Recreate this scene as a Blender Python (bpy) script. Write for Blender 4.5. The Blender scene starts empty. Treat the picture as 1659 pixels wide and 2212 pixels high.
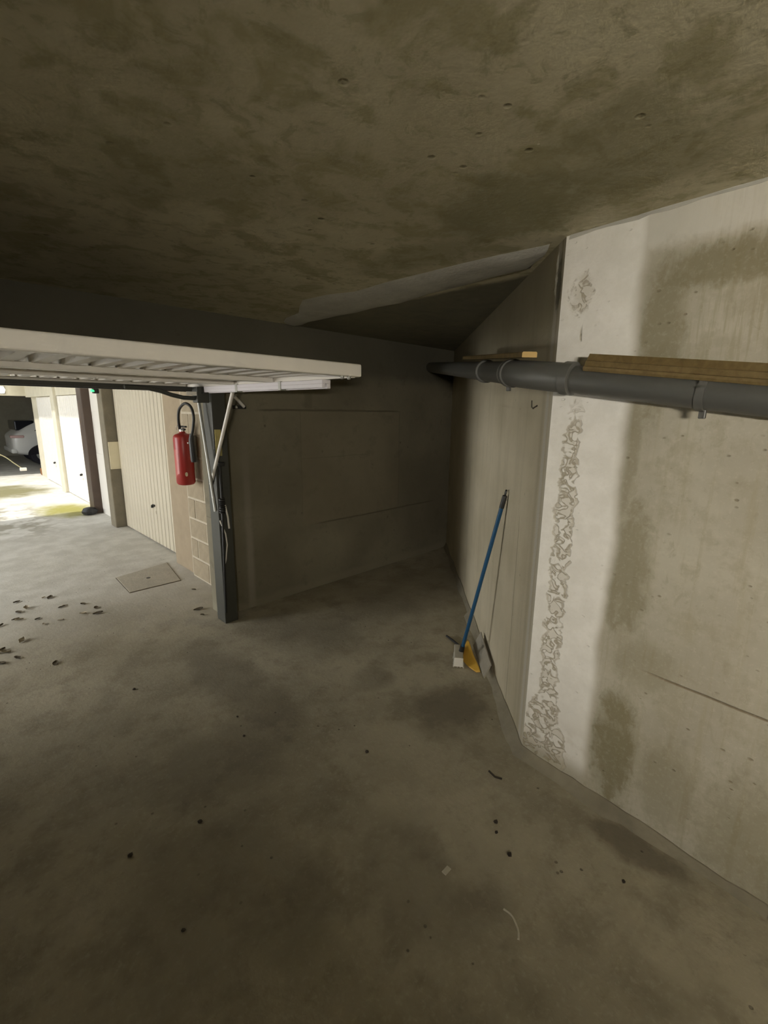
import bpy, bmesh, math, random
from mathutils import Vector, Matrix

random.seed(7)
scene = bpy.context.scene
COL = scene.collection

# ------------------------------------------------------------------ camera
CAM_H = 1.70
PITCH, ROLL, HEAD = 0.2167, 0.0121, math.radians(45)
cam_data = bpy.data.cameras.new('camera')
cam = bpy.data.objects.new('camera', cam_data)
COL.objects.link(cam)
R = Vector((math.cos(HEAD), -math.sin(HEAD), 0))
FW = Vector((math.cos(PITCH) * math.sin(HEAD), math.cos(PITCH) * math.cos(HEAD), -math.sin(PITCH)))
UP = R.cross(FW)
right = R * math.cos(ROLL) + UP * math.sin(ROLL)
up = UP * math.cos(ROLL) - R * math.sin(ROLL)
m = Matrix((right, up, -FW)).transposed().to_4x4()
m.translation = Vector((0, 0, CAM_H))
cam.matrix_world = m
cam_data.sensor_fit = 'HORIZONTAL'
cam_data.sensor_width = 36.0
cam_data.lens = 36.0 * 1000.0 / 1659.0
cam_data.clip_start = 0.02
cam_data.clip_end = 200
scene.camera = cam

# ------------------------------------------------------------------ world, sun, daylight, exposure
world = bpy.data.worlds.new('sky')
scene.world = world
world.use_nodes = True
bg = world.node_tree.nodes['Background']
bg.inputs[0].default_value = (0.93, 0.97, 1.0, 1)
bg.inputs[1].default_value = 1.2

sun_d = bpy.data.lights.new('sun', 'SUN')
sun_d.energy = 3.2
sun_d.angle = math.radians(2.0)
sun_d.color = (1.0, 0.95, 0.86)
sun = bpy.data.objects.new('sun', sun_d)
COL.objects.link(sun)
sun.rotation_euler = Vector((0.52, 0.10, -0.85)).to_track_quat('-Z', 'Y').to_euler()
sun.location = (-6, 8, 10)

# daylight coming in at the open side of the driveway (left of the frame)
day_d = bpy.data.lights.new('driveway_daylight', 'AREA')
day_d.shape = 'RECTANGLE'
day_d.size, day_d.size_y = 5.2, 2.2
day_d.energy = 310
day_d.color = (1.0, 0.98, 0.93)
day = bpy.data.objects.new('driveway_daylight', day_d)
COL.objects.link(day)
day.location = (-3.6, 6.0, 1.25)
day.rotation_euler = Vector((1, -0.12, -0.05)).to_track_quat('-Z', 'Z').to_euler()

LAMP_W, LAMP_C = 68.0, (1.0, 0.925, 0.79)   # the batten lamp built further down

vs = scene.view_settings
vs.view_transform = 'Standard'
vs.look = 'None'
vs.gamma = 1.0
vs.use_curve_mapping = False
vs.exposure = 0.3
scene.cycles.use_denoising = True
scene.cycles.max_bounces = 6
scene.cycles.diffuse_bounces = 5
scene.cycles.adaptive_threshold = 0.11
scene.cycles.adaptive_min_samples = 10
scene.cycles.caustics_reflective = False
scene.cycles.caustics_refractive = False
scene.cycles.sample_clamp_indirect = 8.0


# ------------------------------------------------------------------ node helpers
class V:
    def __init__(s, g, sock): s.g, s.s = g, sock
    def _m(s, op, o, rev=False):
        return s.g.math(op, o, s) if rev else s.g.math(op, s, o)
    def __add__(s, o): return s._m('ADD', o)
    __radd__ = __add__
    def __sub__(s, o): return s._m('SUBTRACT', o)
    def __rsub__(s, o): return s._m('SUBTRACT', o, True)
    def __mul__(s, o): return s._m('MULTIPLY', o)
    __rmul__ = __mul__
    def __truediv__(s, o): return s._m('DIVIDE', o)
    def abs(s): return s.g.math('ABSOLUTE', s, 0)
    def clamp(s): return s.g.ss(s, 0, 1, 'LINEAR')


class Mat:
    def __init__(self, name, rough=0.9, metal=0.0):
        self.m = bpy.data.materials.new(name)
        self.m.use_nodes = True
        self.t = self.m.node_tree
        self.n = self.t.nodes
        self.b = self.n['Principled BSDF']
        self.b.inputs['Roughness'].default_value = rough
        self.b.inputs['Metallic'].default_value = metal
        tc = self.n.new('ShaderNodeTexCoord')
        self.P = tc.outputs['Object']
        sp = self.n.new('ShaderNodeSeparateXYZ')
        self.t.links.new(self.P, sp.inputs[0])
        self.x, self.y, self.z = [V(self, o) for o in sp.outputs]
    def set(self, sock, v):
        if isinstance(v, V): self.t.links.new(v.s, sock)
        elif hasattr(v, 'is_linked'): self.t.links.new(v, sock)
        else:
            if sock.type == 'RGBA' and len(v) == 3: v = (*v, 1)
            sock.default_value = v
    def math(self, op, a, b):
        n = self.n.new('ShaderNodeMath'); n.operation = op
        self.set(n.inputs[0], a); self.set(n.inputs[1], b)
        return V(self, n.outputs[0])
    def ss(self, v, a, b, kind='SMOOTHSTEP'):
        n = self.n.new('ShaderNodeMapRange'); n.interpolation_type = kind; n.clamp = True
        self.set(n.inputs[0], v)
        if a <= b:
            n.inputs[1].default_value, n.inputs[2].default_value, n.inputs[3].default_value, n.inputs[4].default_value = a, b, 0, 1
        else:
            n.inputs[1].default_value, n.inputs[2].default_value, n.inputs[3].default_value, n.inputs[4].default_value = b, a, 1, 0
        return V(self, n.outputs[0])
    def vec(self, x, y, z):
        n = self.n.new('ShaderNodeCombineXYZ')
        for i, v in enumerate((x, y, z)): self.set(n.inputs[i], v)
        return n.outputs[0]
    def scl(self, sx, sy, sz, off=(0, 0, 0)):
        n = self.n.new('ShaderNodeMapping'); self.t.links.new(self.P, n.inputs[0])
        n.inputs['Scale'].default_value = (sx, sy, sz); n.inputs['Location'].default_value = off
        return n.outputs[0]
    def noise(self, scale=1.0, detail=3, rough=0.55, dist=0.0, p=None):
        n = self.n.new('ShaderNodeTexNoise')
        self.t.links.new(p if p is not None else self.P, n.inputs['Vector'])
        n.inputs['Scale'].default_value = scale; n.inputs['Detail'].default_value = detail
        n.inputs['Roughness'].default_value = rough; n.inputs['Distortion'].default_value = dist
        return V(self, n.outputs[0])
    def voro(self, scale, p=None, rnd=1.0):
        n = self.n.new('ShaderNodeTexVoronoi')
        self.t.links.new(p if p is not None else self.P, n.inputs['Vector'])
        n.inputs['Scale'].default_value = scale; n.inputs['Randomness'].default_value = rnd
        return V(self, n.outputs[0])
    def mix(self, fac, a, b):
        n = self.n.new('ShaderNodeMix'); n.data_type = 'RGBA'
        self.set(n.inputs[0], fac); self.set(n.inputs[6], a); self.set(n.inputs[7], b)
        return n.outputs[2]
    def win(self, v, a, b, soft):
        return self.ss(v, a - soft, a + soft) * self.ss(v, b + soft, b - soft)
    def blob(self, u, v, cu, cv, ru, rv, wob=None, gain=4.0):
        du, dv = (u - cu) / ru, (v - cv) / rv
        r = du * du + dv * dv
        if wob is not None: r = r + (wob - 0.5) * gain
        return self.ss(r, 1.25, 0.2)
    def color(self, c): self.set(self.b.inputs['Base Color'], c)
    def bump(self, hgt, dist=0.01, strength=0.6):
        n = self.n.new('ShaderNodeBump'); n.inputs['Distance'].default_value = dist
        n.inputs['Strength'].default_value = strength
        self.set(n.inputs['Height'], hgt)
        self.t.links.new(n.outputs[0], self.b.inputs['Normal'])


def simple(name, col, rough=0.6, metal=0.0, var=0.12, scale=9.0, bump=0.0):
    g = Mat(name, rough, metal)
    n = g.noise(scale, 3, 0.6)
    g.color(g.mix(n, tuple(c * (1 - var) for c in col), tuple(min(1, c * (1 + var)) for c in col)))
    if bump: g.bump(g.noise(scale * 6, 2, 0.6), 0.004, bump)
    return g.m


# ------------------------------------------------------------------ mesh helpers
def mesh(name, verts, faces, smooth=False):
    me = bpy.data.meshes.new(name)
    me.from_pydata([tuple(v) for v in verts], [], faces)
    me.update()
    bm = bmesh.new(); bm.from_mesh(me)
    bmesh.ops.recalc_face_normals(bm, faces=bm.faces)
    bm.to_mesh(me); bm.free()
    if smooth:
        for p in me.polygons: p.use_smooth = True
    return me


class MB:
    """collects shapes that form ONE part"""
    def __init__(self): self.v, self.f = [], []
    def add(self, vs, fs):
        o = len(self.v); self.v += [Vector(v) for v in vs]; self.f += [tuple(i + o for i in f) for f in fs]; return self
    def box(self, a, b):
        (x0, y0, z0), (x1, y1, z1) = a, b
        vs = [(x, y, z) for z in (z0, z1) for y in (y0, y1) for x in (x0, x1)]
        return self.add(vs, [(0, 1, 3, 2), (4, 6, 7, 5), (0, 4, 5, 1), (2, 3, 7, 6), (0, 2, 6, 4), (1, 5, 7, 3)])
    def bbox(self, a, b, w=0.004, seg=2):
        bm = bmesh.new()
        bmesh.ops.create_cube(bm, size=1)
        for v in bm.verts:
            v.co = Vector([(a[i] + b[i]) / 2 + v.co[i] * (b[i] - a[i]) for i in range(3)])
        bmesh.ops.bevel(bm, geom=list(bm.edges), offset=w, segments=seg, affect='EDGES', profile=0.5)
        bm.verts.index_update()
        self.add([v.co.copy() for v in bm.verts], [tuple(v.index for v in f.verts) for f in bm.faces])
        bm.free(); return self
    def prism(self, poly, z0, z1):
        n = len(poly)
        vs = [(x, y, z0) for x, y in poly] + [(x, y, z1) for x, y in poly]
        fs = [tuple(range(n)), tuple(range(n, 2 * n))] + [(i, (i + 1) % n, n + (i + 1) % n, n + i) for i in range(n)]
        return self.add(vs, fs)
    def tube(self, pts, r, n=14, caps=True, rr=None):
        pts = [Vector(p) for p in pts]; rings = []
        nrm = None
        for i, p in enumerate(pts):
            d = (pts[min(i + 1, len(pts) - 1)] - pts[max(i - 1, 0)]).normalized()
            if nrm is None:
                nrm = d.orthogonal().normalized()
            else:
                nrm = (nrm - d * nrm.dot(d)).normalized()
            b = d.cross(nrm)
            q = rr[i] if rr else r
            rings.append([p + (nrm * math.cos(a) + b * math.sin(a)) * q for a in [2 * math.pi * k / n for k in range(n)]])
        vs = [v for ring in rings for v in ring]; fs = []
        for i in range(len(pts) - 1):
            for k in range(n):
                fs.append((i * n + k, i * n + (k + 1) % n, (i + 1) * n + (k + 1) % n, (i + 1) * n + k))
        if caps:
            fs.append(tuple(range(n))); fs.append(tuple(range((len(pts) - 1) * n, len(pts) * n)))
        return self.add(vs, fs)
    def lathe(self, prof, c=(0, 0, 0), n=24):
        vs, fs = [], []
        for r, z in prof:
            for k in range(n):
                a = 2 * math.pi * k / n
                vs.append((c[0] + r * math.cos(a), c[1] + r * math.sin(a), c[2] + z))
        for i in range(len(prof) - 1):
            for k in range(n):
                fs.append((i * n + k, i * n + (k + 1) % n, (i + 1) * n + (k + 1) % n, (i + 1) * n + k))
        fs.append(tuple(range(n))); fs.append(tuple(range((len(prof) - 1) * n, len(prof) * n)))
        return self.add(vs, fs)
    def build(self, name, mat, parent=None, smooth=False):
        org = Vector((0, 0, 0))
        if parent is not None: org = Vector(parent['_org'])
        me = mesh(name, [v - org for v in self.v], self.f, smooth)
        if smooth:
            me.set_sharp_from_angle(angle=math.radians(38))
        o = bpy.data.objects.new(name, me)
        me.materials.append(mat)
        COL.objects.link(o)
        if parent is not None:
            o.parent = parent
            o['_org'] = parent['_org']
        else:
            o['_org'] = (0.0, 0.0, 0.0)
        return o
    def build_at(self, name, mat, loc, rotz=0.0, smooth=False):
        """top-level object whose vertices are given in its own frame"""
        o = self.build(name, mat, None, smooth)
        o.location = loc; o.rotation_euler = (0, 0, rotz)
        return o
    def build_here(self, name, mat, smooth=False):
        """top-level mesh; origin moved to the middle of its base"""
        xs = [v.x for v in self.v]; ys = [v.y for v in self.v]; zs = [v.z for v in self.v]
        c = Vector(((min(xs) + max(xs)) / 2, (min(ys) + max(ys)) / 2, min(zs)))
        self.v = [v - c for v in self.v]
        o = self.build(name, mat, None, smooth)
        o.location = c; o['_org'] = tuple(c)
        return o


def tag(o, label, cat, group=None):
    o['label'] = label; o['category'] = cat
    if group: o['group'] = group
    return o

def struct(o):
    o['kind'] = 'structure'; return o

def thing(name, label, cat, loc, group=None):
    e = bpy.data.objects.new(name, None)
    e.empty_display_size = 0.1
    COL.objects.link(e); e.location = loc; e['_org'] = tuple(loc)
    return tag(e, label, cat, group)


# ------------------------------------------------------------------ plan of the place (metres)
CEIL = 2.387
K = Vector((1.955, 0.94)); C = Vector((4.615, 3.48)); B0 = Vector((1.87, 0.0))
FY = 3.48                                   # inner face of the front wall
tB = (B0 - K).normalized(); tA = (C - K).normalized()
nB = Vector((tB.y, -tB.x));  nB = nB if nB.dot(-K) > 0 else -nB
nA = Vector((-tA.y, tA.x));  nA = nA if nA.dot(-K) > 0 else -nA
angB = math.atan2(tB.y, tB.x); angA = math.atan2(tA.y, tA.x)
def onB(s, off, z): p = K + tB * s + nB * off; return (p.x, p.y, z)
def onA(s, off, z): p = K + tA * s + nA * off; return (p.x, p.y, z)

# ------------------------------------------------------------------ surface materials
def mat_floor():
    g = Mat('concrete_floor', 0.85)
    big = g.noise(0.9, 4, 0.6); mid = g.noise(4.0, 4, 0.62); fine = g.noise(45, 2, 0.7)
    c = g.mix(g.ss(big, 0.3, 0.7), (0.30, 0.268, 0.195), (0.44, 0.40, 0.30))
    c = g.mix(g.ss(mid, 0.45, 0.68) * 0.6, c, (0.22, 0.19, 0.135))
    mott = g.noise(11, 4, 0.7)
    c = g.mix(g.ss(mott, 0.5, 0.72) * 0.35, c, (0.19, 0.165, 0.115))
    c = g.mix(g.ss(fine, 0.5, 0.75) * 0.28, c, (0.52, 0.48, 0.37))
    # worn tyre lane and damp marks
    wob = g.noise(3.2, 4, 0.6) * 0.6 + mott * 0.4
    for (cx, cy, rx, ry, k) in ((1.21, 2.55, 0.20, 0.75, 0.55), (1.98, 1.42, 0.30, 0.22, 0.75), (1.86, 1.95, 0.16, 0.14, 0.5),
                                (1.80, 0.36, 0.10, 0.20, 0.8), (1.95, 2.75, 0.35, 0.5, 0.45), (1.15, 0.85, 0.28, 0.35, 0.45),
                                (0.85, 1.95, 0.35, 0.30, 0.4), (3.3, 2.7, 1.0, 0.5, 0.35), (0.55, 1.35, 0.35, 0.45, 0.35)):
        c = g.mix(g.blob(g.x, g.y, cx, cy, rx, ry, wob) * k, c, (0.155, 0.132, 0.095))
    for (cx, cy, rx, ry, k) in ((1.45, 1.35, 0.30, 0.6, 0.4), (1.45, 0.75, 0.25, 0.3, 0.35), (1.75, 2.2, 0.2, 0.5, 0.3)):
        c = g.mix(g.blob(g.x, g.y, cx, cy, rx, ry, wob) * k, c, (0.50, 0.46, 0.35))
    # greyer, cleaner concrete of the driveway outside
    out = g.ss(g.y + (big - 0.5) * 1.5, 3.3, 5.2)
    drive = g.mix(g.ss(mid, 0.35, 0.7), (0.56, 0.55, 0.51), (0.72, 0.71, 0.67))
    c = g.mix(out * 0.85, c, drive)
    # damp dirt and moss in the yard
    w2 = g.noise(1.6, 4, 0.65)
    dirt = g.win(g.y, 7.6, 10.2, 0.7) * g.ss(g.x + (w2 - 0.5) * 2.2, 1.45, 1.05) * g.ss(w2, 0.42, 0.52)
    c = g.mix(dirt * 0.75, c, (0.22, 0.20, 0.14))
    moss = g.blob(g.x, g.y, 1.58, 9.1, 0.42, 0.75, w2, 2.0)
    c = g.mix(moss * 0.95, c, (0.27, 0.25, 0.04))
    moss2 = g.blob(g.x, g.y, 1.15, 11.9, 0.75, 1.0, w2, 2.0)
    c = g.mix(moss2 * 0.95, c, (0.17, 0.155, 0.065))
    # hairline cracks and pits
    pit = g.ss(g.voro(14, g.scl(1, 1, 0)), 0.10, 0.05) * g.ss(g.noise(2.3, 2), 0.52, 0.6)
    c = g.mix(pit * 0.7, c, (0.10, 0.085, 0.06))
    g.color(c)
    g.bump(mid * 0.5 + fine * 0.25 - pit * 0.8, 0.012, 0.5)
    g.set(g.b.inputs['Roughness'], 0.9 - g.ss(big, 0.5, 0.8) * 0.25)
    return g.m

def mat_ceiling():
    g = Mat('ceiling_concrete', 0.92)
    big = g.noise(1.1, 4, 0.6); mid = g.noise(5.5, 4, 0.65, 0.4); fine = g.noise(38, 2, 0.7)
    c = g.mix(g.ss(big, 0.32, 0.68), (0.46, 0.42, 0.285), (0.62, 0.575, 0.41))
    c = g.mix(g.ss(mid, 0.47, 0.62) * 0.7, c, (0.32, 0.29, 0.155))
    mott = g.noise(14, 4, 0.72, 0.6)
    c = g.mix(g.ss(mott, 0.52, 0.66) * 0.5, c, (0.26, 0.238, 0.125))
    wob = g.noise(4.5, 4, 0.65) * 0.6 + mott * 0.5 - 0.05
    for (cx, cy, rx, ry, k) in ((1.60, 0.98, 0.30, 0.30, 0.75), (1.45, 0.55, 0.3, 0.25, 0.5), (1.75, 1.6, 0.15, 0.4, 0.4),
                                (0.6, 1.6, 0.35, 0.3, 0.35)):
        c = g.mix(g.blob(g.x, g.y, cx, cy, rx, ry, wob) * k, c, (0.22, 0.205, 0.10))
    spots = g.ss(g.voro(11, g.scl(1, 1, 0)), 0.16, 0.06) * g.ss(g.noise(3.1, 3), 0.5, 0.62)
    c = g.mix(spots * 0.6, c, (0.16, 0.145, 0.08))
    c = g.mix(g.ss(fine, 0.5, 0.75) * 0.22, c, (0.55, 0.52, 0.38))
    # the infill over the diagonal corner was cast darker
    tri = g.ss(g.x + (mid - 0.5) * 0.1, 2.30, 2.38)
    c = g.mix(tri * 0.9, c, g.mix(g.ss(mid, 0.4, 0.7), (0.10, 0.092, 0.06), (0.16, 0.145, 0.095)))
    chips = g.ss(g.noise(30, 2), 0.77, 0.79) * g.blob(g.x, g.y, 1.15, 0.95, 0.35, 0.35)
    c = g.mix(chips, c, (0.75, 0.72, 0.62))
    g.color(c); g.bump(mid * 0.5 + fine * 0.2 - spots, 0.008, 0.45)
    return g.m

def mat_wall_right():
    g = Mat('stained_concrete_right', 0.9)
    s, z = g.x, g.z
    big = g.noise(2.2, 4, 0.6); mid = g.noise(9, 4, 0.65); fine = g.noise(60, 2, 0.7)
    streak = g.noise(1.0, 4, 0.65, 0.2, g.scl(26, 26, 1.6))
    streak2 = g.noise(1.0, 4, 0.6, 0.1, g.scl(55, 55, 3.0))
    c = g.mix(g.ss(big, 0.3, 0.7), (0.41, 0.38, 0.30), (0.52, 0.49, 0.40))
    c = g.mix(g.ss(streak, 0.5, 0.72) * 0.5, c, (0.38, 0.335, 0.225))
    up_st = g.ss(z, 1.70, 1.95) * g.ss(s, 0.42, 0.55) * g.ss(streak2, 0.46, 0.6)
    c = g.mix(up_st * 0.5, c, (0.33, 0.29, 0.18))
    c = g.mix(g.ss(streak2, 0.55, 0.7) * g.ss(z, 0.95, 0.75) * g.ss(z, 0.35, 0.6) * 0.45, c, (0.36, 0.32, 0.22))
    c = g.mix(g.ss(mid, 0.48, 0.64) * g.ss(s, 0.2, 0.35) * 0.45, c, (0.35, 0.315, 0.225))
    # blow holes
    vor = g.voro(17, g.scl(1.0, 1.0, 1.6)); sel = g.ss(g.noise(5.2, 3), 0.46, 0.56)
    pit = g.ss(vor + (mid - 0.5) * 0.35, 0.14, 0.04) * sel
    c = g.mix(pit * 0.7, c, (0.24, 0.20, 0.13))
    # olive damp stains, broken up
    fine2 = g.noise(1.0, 4, 0.7, 0.5, g.scl(22, 22, 13))
    w = mid * 0.55 + fine2 * 0.45
    stain = None
    for (cs, cz, rs, rz, k) in ((0.43, 0.30, 0.10, 0.30, 1.0), (0.40, 1.95, 0.08, 0.30, 0.75), (0.56, 2.17, 0.24, 0.075, 0.9),
                                (0.39, 1.08, 0.10, 0.30, 0.75), (0.50, 0.72, 0.12, 0.12, 0.4), (0.64, 0.26, 0.12, 0.22, 0.5),
                                (1.1, 0.22, 0.45, 0.28, 0.6), (0.90, 2.15, 0.25, 0.09, 0.7), (0.345, 1.55, 0.035, 0.3, 0.55)):
        bl = g.blob(s, z, cs, cz, rs, rz, w) * k
        stain = bl if stain is None else g.math('MAXIMUM', stain, bl)
    c = g.mix(stain * 0.85, c, (0.225, 0.195, 0.11))
    c = g.mix(g.ss(fine2, 0.54, 0.68) * g.ss(s, 0.25, 0.35) * 0.4, c, (0.33, 0.295, 0.205))
    # chalky white band down the corner
    edge = 0.315 + (g.noise(1.0, 3, 0.5, 0, g.scl(3, 3, 2.2)) - 0.5) * 0.09
    band = g.ss(s - edge, 0.030, -0.025) * g.ss(z, 0.05, 0.16)
    topz = g.ss(z + (mid - 0.5) * 0.08, 2.235, 2.285)
    white = g.mix(g.ss(mid, 0.35, 0.7), (0.83, 0.81, 0.755), (0.91, 0.89, 0.84))
    c = g.mix(g.math('MAXIMUM', band, topz * 0.55 * g.ss(s, 1.6, 0.5)), c, white)
    # flaked paint line wandering down the band
    wav = (g.noise(1.0, 3, 0.6, 0, g.scl(0, 0, 5.0)) - 0.5) * 0.06
    ctr = (s - 0.105 - wav).abs()
    width = 0.02 + g.ss(z, 1.75, 1.35) * 0.018 + g.ss(z, 0.45, 0.1) * 0.075
    zone = g.ss(ctr - width, 0.012, -0.006) * g.ss(z, 1.80, 1.55)
    blob_top = g.blob(s, z, 0.085, 2.16, 0.05, 0.075, g.noise(26, 4, 0.6))
    wig = g.noise(1.0, 1.5, 0.5, 1.0, g.scl(22, 22, 26))
    fld = g.ss(wig, 0.46, 0.54)                       # where the paint has come off
    outl = g.ss((wig - 0.5).abs(), 0.075, 0.02)        # lifted rims of the flakes
    ctr2 = ctr + (g.noise(1.0, 2, 0.5, 0.4, g.scl(9, 9, 22)) - 0.5) * 0.075
    zone = g.ss(ctr2 - width, 0.008, -0.006) * g.ss(z, 1.80, 1.60)
    halo = g.ss((ctr2 - width).abs(), 0.009, 0.002) * g.ss(z, 1.80, 1.6) * g.ss(wig, 0.38, 0.46)
    flake = g.math('MAXIMUM', zone * (fld * 0.34 + outl * 0.7), halo * 0.7)
    flake = g.math('MAXIMUM', flake, blob_top * (0.35 + outl * 0.5))
    thin = g.ss((s - 0.10 - wav * 0.7).abs(), 0.006, 0.002) * g.ss(z, 1.6, 1.8) * g.ss(z, 2.12, 2.0) * g.ss(g.noise(14, 2), 0.45, 0.55)
    flake = g.math('MAXIMUM', flake, thin)
    c = g.mix(flake * 0.85, c, g.mix(outl, (0.50, 0.45, 0.34), (0.33, 0.28, 0.18)))
    low = g.ss(z, 0.42, 0.12) * band * g.ss(mid, 0.42, 0.62)
    c = g.mix(low * 0.45, c, (0.42, 0.37, 0.27))
    # cast joint
    zj = (z - 0.70 - (g.noise(1.0, 2, 0.5, 0, g.scl(4, 4, 0)) - 0.5) * 0.012).abs()
    joint = g.ss(zj, 0.006, 0.0015) * g.ss(s, 0.46, 0.62)
    c = g.mix(joint * 0.8, c, (0.19, 0.14, 0.08))
    c = g.mix(g.ss(fine, 0.5, 0.75) * 0.15, c, (0.72, 0.68, 0.56))
    g.color(c)
    g.bump(mid * 0.4 + fine * 0.2 - pit * 0.8 - joint * 1.2 - flake * 0.8, 0.010, 0.55)
    return g.m

def mat_wall_diag():
    g = Mat('stained_concrete_diagonal', 0.9)
    s, z = g.x, g.z
    big = g.noise(1.8, 4, 0.6); mid = g.noise(8, 4, 0.65); fine = g.noise(60, 2, 0.7)
    streak = g.noise(1.0, 4, 0.6, 0.15, g.scl(9, 9, 0.9))
    c = g.mix(g.ss(big, 0.3, 0.7), (0.50, 0.445, 0.315), (0.60, 0.54, 0.40))
    c = g.mix(g.ss(streak, 0.45, 0.75) * 0.28, c, (0.31, 0.275, 0.18))
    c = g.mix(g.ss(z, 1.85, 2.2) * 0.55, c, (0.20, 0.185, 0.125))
    # grey trowelled stripes beside the corner
    st = g.win(s + (mid - 0.5) * 0.02, 0.045, 0.085, 0.012)
    c = g.mix(st * 0.75, c, (0.60, 0.575, 0.51))
    st0 = g.ss(s + (mid - 0.5) * 0.03, 0.035, 0.02)
    c = g.mix(st0 * 0.6, c, (0.62, 0.59, 0.50))
    drk = g.win(s, 0.10, 0.14, 0.02)
    c = g.mix(drk * 0.35, c, (0.33, 0.285, 0.19))
    crack = g.ss((s - 0.37 - (g.noise(1.0, 2, 0.5, 0, g.scl(0, 0, 3)) - 0.5) * 0.02).abs(), 0.005, 0.001) * g.ss(z, 1.2, 1.1)
    c = g.mix(crack * 0.7, c, (0.22, 0.19, 0.12))
    leak = g.blob(s, z, 0.05, 2.22, 0.035, 0.13, mid)
    c = g.mix(leak * 0.8, c, (0.09, 0.085, 0.06))
    drip = g.blob(s, z, 0.085, 2.27, 0.016, 0.10, g.noise(30, 3))
    c = g.mix(drip, c, (0.85, 0.85, 0.80))
    vor = g.voro(15); pit = g.ss(vor, 0.13, 0.05) * g.ss(g.noise(4, 3), 0.54, 0.62)
    c = g.mix(pit * 0.6, c, (0.20, 0.17, 0.11))
    g.color(c); g.bump(mid * 0.4 + fine * 0.2 - pit * 0.6 - crack, 0.01, 0.5)
    return g.m

def mat_wall_front():
    g = Mat('cast_concrete_front', 0.92)
    x, z = g.x, g.z
    big = g.noise(1.5, 4, 0.6); mid = g.noise(6, 4, 0.65); fine = g.noise(55, 2, 0.7)
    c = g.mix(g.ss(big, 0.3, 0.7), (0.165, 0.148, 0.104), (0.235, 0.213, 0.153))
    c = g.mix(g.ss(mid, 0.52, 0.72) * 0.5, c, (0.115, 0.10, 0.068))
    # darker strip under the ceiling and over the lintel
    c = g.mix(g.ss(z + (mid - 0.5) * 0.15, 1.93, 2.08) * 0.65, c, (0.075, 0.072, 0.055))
    patch = g.win(x, 1.15, 1.62, 0.05) * g.win(z + (mid - 0.5) * 0.08, 1.95, 2.14, 0.02)
    c = g.mix(patch * 0.55, c, (0.19, 0.16, 0.115))
    nz = (g.noise(1.0, 3, 0.5, 0, g.scl(3, 3, 3)) - 0.5) * 0.02
    j1 = g.ss((z - 1.69 + nz).abs(), 0.011, 0.003) * g.win(x, 2.02, 3.68, 0.06)
    j2 = g.ss((z - 0.635 + nz).abs(), 0.009, 0.002) * g.win(x, 2.6, 4.3, 0.1)
    j3 = g.ss((x - 3.70 + nz).abs(), 0.010, 0.003) * g.win(z, 0.64, 1.69, 0.03) * 0.5
    j4 = g.ss((x - 2.42 + nz).abs(), 0.008, 0.003) * g.win(z, 0.75, 1.69, 0.05) * 0.35
    j5 = g.ss((z - 1.26 + nz).abs(), 0.006, 0.002) * g.win(x, 2.42, 3.2, 0.06) * 0.4
    stn = g.win(x + nz, 2.47, 2.55, 0.02) * g.win(z, 1.70, 1.84, 0.02) * 0.6
    panel = g.win(x, 2.42, 3.70, 0.02) * g.win(z, 0.64, 1.69, 0.02)
    c = g.mix(panel * 0.18, c, (0.27, 0.225, 0.15))
    pale = g.win(x + nz, 1.84, 1.90, 0.02) * g.ss(z, 1.75, 0.3)
    c = g.mix(pale * 0.6, c, (0.32, 0.30, 0.25))
    strip = g.win(x + nz, 1.74, 1.80, 0.02) * g.ss(z, 1.9, 1.2)
    c = g.mix(strip * 0.4, c, (0.17, 0.15, 0.10))
    c = g.mix(g.math('MAXIMUM', g.math('MAXIMUM', j1, j2), g.math('MAXIMUM', j3 + j4, j5 + stn)) * 0.75, c, (0.11, 0.095, 0.06))
    vor = g.voro(9, g.scl(1, 0, 1)); pit = g.ss(vor, 0.13, 0.05) * g.ss(g.noise(3, 3), 0.5, 0.6)
    c = g.mix(pit * 0.75, c, (0.10, 0.085, 0.06))
    foot = g.ss(z + (mid - 0.5) * 0.09, 0.10, 0.04)
    c = g.mix(foot * 0.5, c, (0.27, 0.245, 0.18))
    g.color(c); g.bump(mid * 0.4 + fine * 0.2 - pit * 0.7 - j1 - j2, 0.01, 0.55)
    return g.m

M_floor = mat_floor(); M_ceil = mat_ceiling(); M_right = mat_wall_right(); M_diag = mat_wall_diag(); M_front = mat_wall_front()
M_conc = simple('plain_concrete', (0.20, 0.18, 0.135), 0.92, 0, 0.25, 4, 0.5)
M_mortar = simple('smeared_mortar', (0.50, 0.49, 0.44), 0.9, 0, 0.30, 7, 0.6)
M_fillet = simple('mortar_fillet', (0.26, 0.232, 0.17), 0.92, 0, 0.45, 6, 0.7)
M_block = simple('hollow_block', (0.34, 0.285, 0.20), 0.95, 0, 0.22, 14, 0.8)
M_joint = simple('block_joint', (0.50, 0.445, 0.35), 0.95, 0, 0.2, 12, 0.6)
M_pier = simple('rendered_pier', (0.34, 0.275, 0.19), 0.93, 0, 0.15, 8, 0.4)
M_pillar = simple('dark_pillar', (0.20, 0.175, 0.125), 0.92, 0, 0.3, 7, 0.5)
M_brown = simple('brown_steel', (0.085, 0.058, 0.042), 0.55, 0.1, 0.2, 6)
M_yardwall = simple('yard_plaster', (0.62, 0.58, 0.46), 0.92, 0, 0.15, 5, 0.3)
M_cave = simple('far_garage_concrete', (0.36, 0.34, 0.27), 0.95, 0, 0.25, 3, 0.3)
M_white = simple('white_lacquer', (0.84, 0.81, 0.75), 0.42, 0, 0.04, 5)
M_skin = simple('galvanised_white_sheet', (0.74, 0.70, 0.63), 0.45, 0.0, 0.05, 5)
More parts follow.
